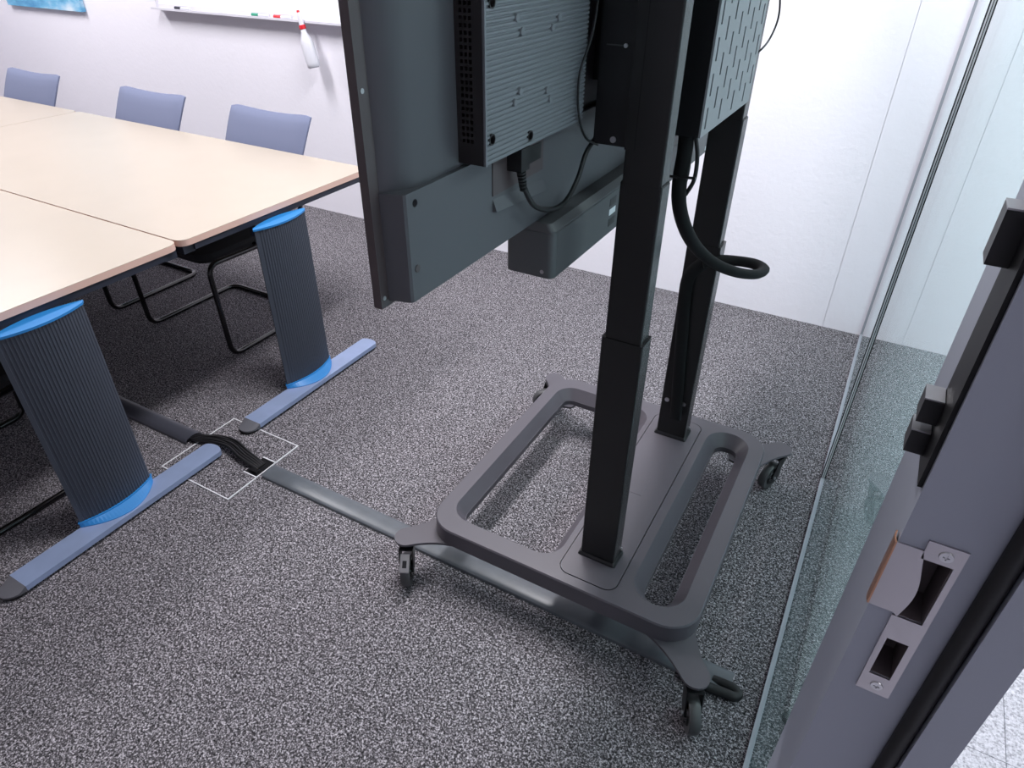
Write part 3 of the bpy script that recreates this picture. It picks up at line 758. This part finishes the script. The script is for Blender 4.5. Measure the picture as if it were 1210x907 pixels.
# sleeved cable bundle: hangs in a loop and runs down the far column
pix = [(812, 150, 1.42), (809, 180, 1.42), (803, 215, 1.42), (803, 245, 1.42), (812, 275, 1.46), (827, 297, 1.52), (848, 313, 1.58), (872, 322, 1.63), (893, 324, 1.69), (902, 319, 1.75), (892, 312, 1.79), (873, 308.5, 1.80), (850, 307, 1.79), (830, 311, 1.772), (815, 325, 1.770), (809, 350, 1.770), (806, 390, 1.771), (803, 430, 1.771), (800, 470, 1.772), (798, 495, 1.768)]
cs = thing('cable_sleeve', 'black braided cable sleeve hanging in a loop from the box to the column', 'cable sleeve', (-0.36, 1.6, 0.22))
P3 = [ray_at(u, v, y=y) for u, v, y in pix]
b = NB(); tube(b, smooth_path(P3[:14], 6), 0.0, 12, flat=(0.0165, 0.0125)); build('sleeve', b, 'sleeve', cs, smooth=True)
b = NB(); tube(b, smooth_path([P3[13]+Vector((0.004, 0, 0.004))]+P3[14:], 6), 0.0, 12, flat=(0.0062, 0.0185), upv=(0, 1, 0)); build('flat_sleeve', b, 'sleeve', cs, smooth=True)
for off, r_ in ((0.020, 0.0045), (-0.016, 0.004)):
    q = [ray_at(817+off*250, 160, y=1.42), ray_at(819+off*250, 185, y=1.42), ray_at(815+off*260, 212, y=1.425), ray_at(806+off*200, 230, y=1.43)]
    b = NB(); tube(b, smooth_path([tuple(p) for p in q], 6), r_, 8); build('loose_cable', b, 'black', cs, smooth=True)
b = NB(); p = ray_at(809, 209, y=1.42); cyl(b, p+Vector((-0.03, -0.012, 0)), (1, 0.1, 0.05), 0.003, 0.055, 8); build('cable_tie', b, 'black', cs, smooth=True)

# ================================================================== FLOOR DUCTS, FLOOR BOX
def duct(x0, x1, y0, y1, h, m_, label, name='cable_duct'):
    n = 12; b = NB(); w_ = (y1-y0)/2; yc = (y0+y1)/2
    sec = [(y0, 0.0005), (y0, 0.002)] + [(yc-w_*0.98*math.cos(PI*k/n), 0.003+(h-0.003)*math.sin(PI*k/n)**0.6) for k in range(n+1)] + [(y1, 0.002), (y1, 0.0005)]
    loft(b, [[(x, y, z) for y, z in sec] for x in (x0, x1)])
    return tag(build(name, b, m_, smooth=True, angle=35), label, 'cable cover')
duct(-1.614, 0.014, 1.110, 1.180, 0.015, 'duct', 'scuffed grey rubber cable cover lying under the display stand')
# smooth duct below the tables: hollow half shell
n = 14; b = NB(); rings = []
for x in (-3.74, -1.992):
    o_ = [(x, 1.135-0.036*math.cos(PI*k/n), 0.001+0.022*math.sin(PI*k/n)**0.7) for k in range(n+1)]
    i_ = [(x, 1.135-0.033*math.cos(PI*k/n), 0.001+0.0195*math.sin(PI*k/n)**0.7) for k in range(n, -1, -1)]
    rings.append(o_+i_)
loft(b, rings); tag(build('cable_duct', b, 'duct_dark', smooth=True, angle=35), 'smooth dark half-round cable duct lying below the tables', 'cable cover')
# floor box lid: carpet inlay in a thin metal frame
fb = thing('floor_box', 'square floor box lid with carpet inlay and thin pale frame', 'floor box', (-1.80, 1.138, 0))
fx0, fx1, fy0, fy1 = -1.966, -1.628, 0.974, 1.302
build('carpet_inlay', box(NB(), fx0+0.003, fx1-0.003, fy0+0.003, fy1-0.003, 0.0, 0.0012), 'carpet', fb)
fwid = 0.0034
for a in ((fx0, fx1, fy0, fy0+fwid), (fx0, fx1, fy1-fwid, fy1), (fx0, fx0+fwid, fy0+fwid, fy1-fwid), (fx1-fwid, fx1, fy0+fwid, fy1-fwid)):
    build('frame_strip', box(NB(), *a, 0.0, 0.0035), 'white_trim', fb)
# cable outlet in the lid
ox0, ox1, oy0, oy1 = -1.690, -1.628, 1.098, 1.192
build('outlet_shade_sheet', box(NB(), ox0, ox1, oy0, oy1, 0.001, 0.0022), 'black', fb)  # flat black sheet laid in for the shade inside the cable opening
for a in ((ox0, ox1, oy0, oy0+0.004), (ox0, ox1, oy1-0.004, oy1)):
    build('outlet_edge', box(NB(), *a, 0.001, 0.005), 'white_trim', fb)
# short flat bundle of cables between duct and floor box
cb = thing('cable_bundle', 'short flat bundle of black cables between duct and floor box', 'cable', (-1.82, 1.14, 0))
for k in range(5):
    o = (k-2)*0.0095
    pts = [(-2.03, 1.132+o*0.6, 0.011), (-1.97, 1.142+o*0.8, 0.014), (-1.90, 1.163+o, 0.020+0.003*(k % 2)), (-1.82, 1.168+o, 0.026+0.003*((k+1) % 2)), (-1.74, 1.150+o, 0.026), (-1.685, 1.146+o*0.9, 0.016), (-1.655, 1.145+o*0.8, 0.006)]
    b = NB(); tube(b, smooth_path(pts, 6), 0.0058, 8); build('cable', b, 'black', cb, smooth=True)
b = NB(); box(b, -1.675, -1.640, 1.112, 1.126, 0.002, 0.014); build('connector', b, 'black', cb, bevel=0.003)
# thick cable coming out of the rubber cover and folding back beside it
pts = [(-0.03, 1.134, 0.0050), (0.006, 1.131, 0.013), (0.024, 1.128, 0.0150), (0.036, 1.118, 0.0150), (0.027, 1.1075, 0.0145), (0.008, 1.106, 0.0140), (-0.05, 1.101, 0.0130), (-0.11, 1.102, 0.0120)]
b = NB(); tube(b, smooth_path(pts, 6), 0.0128, 10); tag(build('thick_cable', b, 'black_rubber', smooth=True), 'thick black cable folding back at the end of the rubber cover', 'cable')

# ================================================================== BACK WALL ITEMS
wb = thing('whiteboard', 'white magnetic board with pale frame and pen tray on the wall', 'whiteboard', (-3.3, WY, 1.13))
BX0, BX1, BZ0, BZ1 = -4.49, -2.05, 1.145, 2.35
build('board', box(NB(), BX0+0.01, BX1-0.01, WY-0.014, WY-0.001, BZ0+0.01, BZ1-0.01), 'whiteboard', wb)
for a in ((BX0, BX1, BZ0, BZ0+0.022), (BX0, BX1, BZ1-0.022, BZ1), (BX0, BX0+0.022, BZ0+0.022, BZ1-0.022), (BX1-0.022, BX1, BZ0+0.022, BZ1-0.022)):
    build('board_frame', box(NB(), a[0], a[1], WY-0.02, WY, a[2], a[3]), 'wb_frame', wb, bevel=0.002)
b = NB(); box(b, BX0+0.02, BX1-0.02, WY-0.075, WY-0.018, BZ0-0.006, BZ0); box(b, BX0+0.02, BX1-0.02, WY-0.078, WY-0.073, BZ0-0.006, BZ0+0.006); build('pen_tray', b, 'wb_frame', wb)
for x, mc, nm in ((-4.24, 'marker_black', 'black'), (-3.555, 'green', 'green'), (-3.375, 'red', 'red')):
    t = thing('marker_pen', 'whiteboard marker with %s cap lying on the pen tray' % nm, 'marker', (x, WY-0.05, BZ0), 'marker pens on the tray')
    b = NB(); cyl(b, (x+0.03, WY-0.05, BZ0+0.009), (1, 0, 0), 0.009, 0.085, 12); build('barrel', b, 'white_plastic', t, smooth=True)
    b = NB(); cyl(b, (x-0.025, WY-0.05, BZ0+0.0095), (1, 0, 0), 0.0095, 0.056, 12); build('cap', b, mc, t, smooth=True)
# spray bottle hooked on the tray
sx, sy = -3.105, WY-0.098
sp_ = thing('spray_bottle', 'white spray bottle with red collar hooked on the whiteboard tray', 'spray bottle', (sx, sy, 0.90))
ax = Vector((0.045, 0.0, -0.205)).normalized(); p0 = Vector((sx-0.035, sy, 1.118))
u_ = Vector((0, 1, 0)).cross(ax).normalized(); v_ = Vector((0, 1, 0))
def brings(prof, nn=18): return [[p0+ax*h+(u_*math.cos(2*PI*k/nn)*r_*1.15+v_*math.sin(2*PI*k/nn)*r_*0.9) for k in range(nn)] for h, r_ in prof]
b = NB(); loft(b, brings([(0.006, 0.014), (0.03, 0.017), (0.06, 0.030), (0.085, 0.036), (0.185, 0.036), (0.205, 0.034), (0.212, 0.026)])); build('bottle', b, 'white_plastic', sp_, smooth=True, angle=50)
b = NB(); loft(b, brings([(-0.012, 0.0165), (-0.010, 0.018), (0.008, 0.018), (0.010, 0.016)])); build('collar', b, 'red', sp_, smooth=True, angle=30)
b = NB(); loft(b, brings([(-0.075, 0.009), (-0.06, 0.012), (-0.03, 0.013), (-0.012, 0.014)])); hd = build('spray_head', b, 'white_plastic', sp_, smooth=True, angle=50)
b = NB(); loft(b, brings([(-0.086, 0.007), (-0.075, 0.0085)])); build('nozzle', b, 'red', sp_, smooth=True)
b = NB(); q = p0-ax*0.03; box(b, q.x-0.006, q.x+0.006, q.y+0.008, WY-0.02-0.053+0.004, q.z-0.004, q.z+0.006); build('trigger', b, 'white_plastic', hd, bevel=0.002)
# picture
pt = thing('canvas_picture', 'blue and white seascape canvas hanging on the wall', 'picture', (-5.75, WY, 1.07))
build('print', box(NB(), -6.22, -5.30, WY-0.034, WY-0.004, 1.075, 1.75), 'sea_print', pt, bevel=0.003)
build('stretcher', box(NB(), -6.20, -5.32, WY-0.006, WY, 1.09, 1.735), 'white_trim', pt)
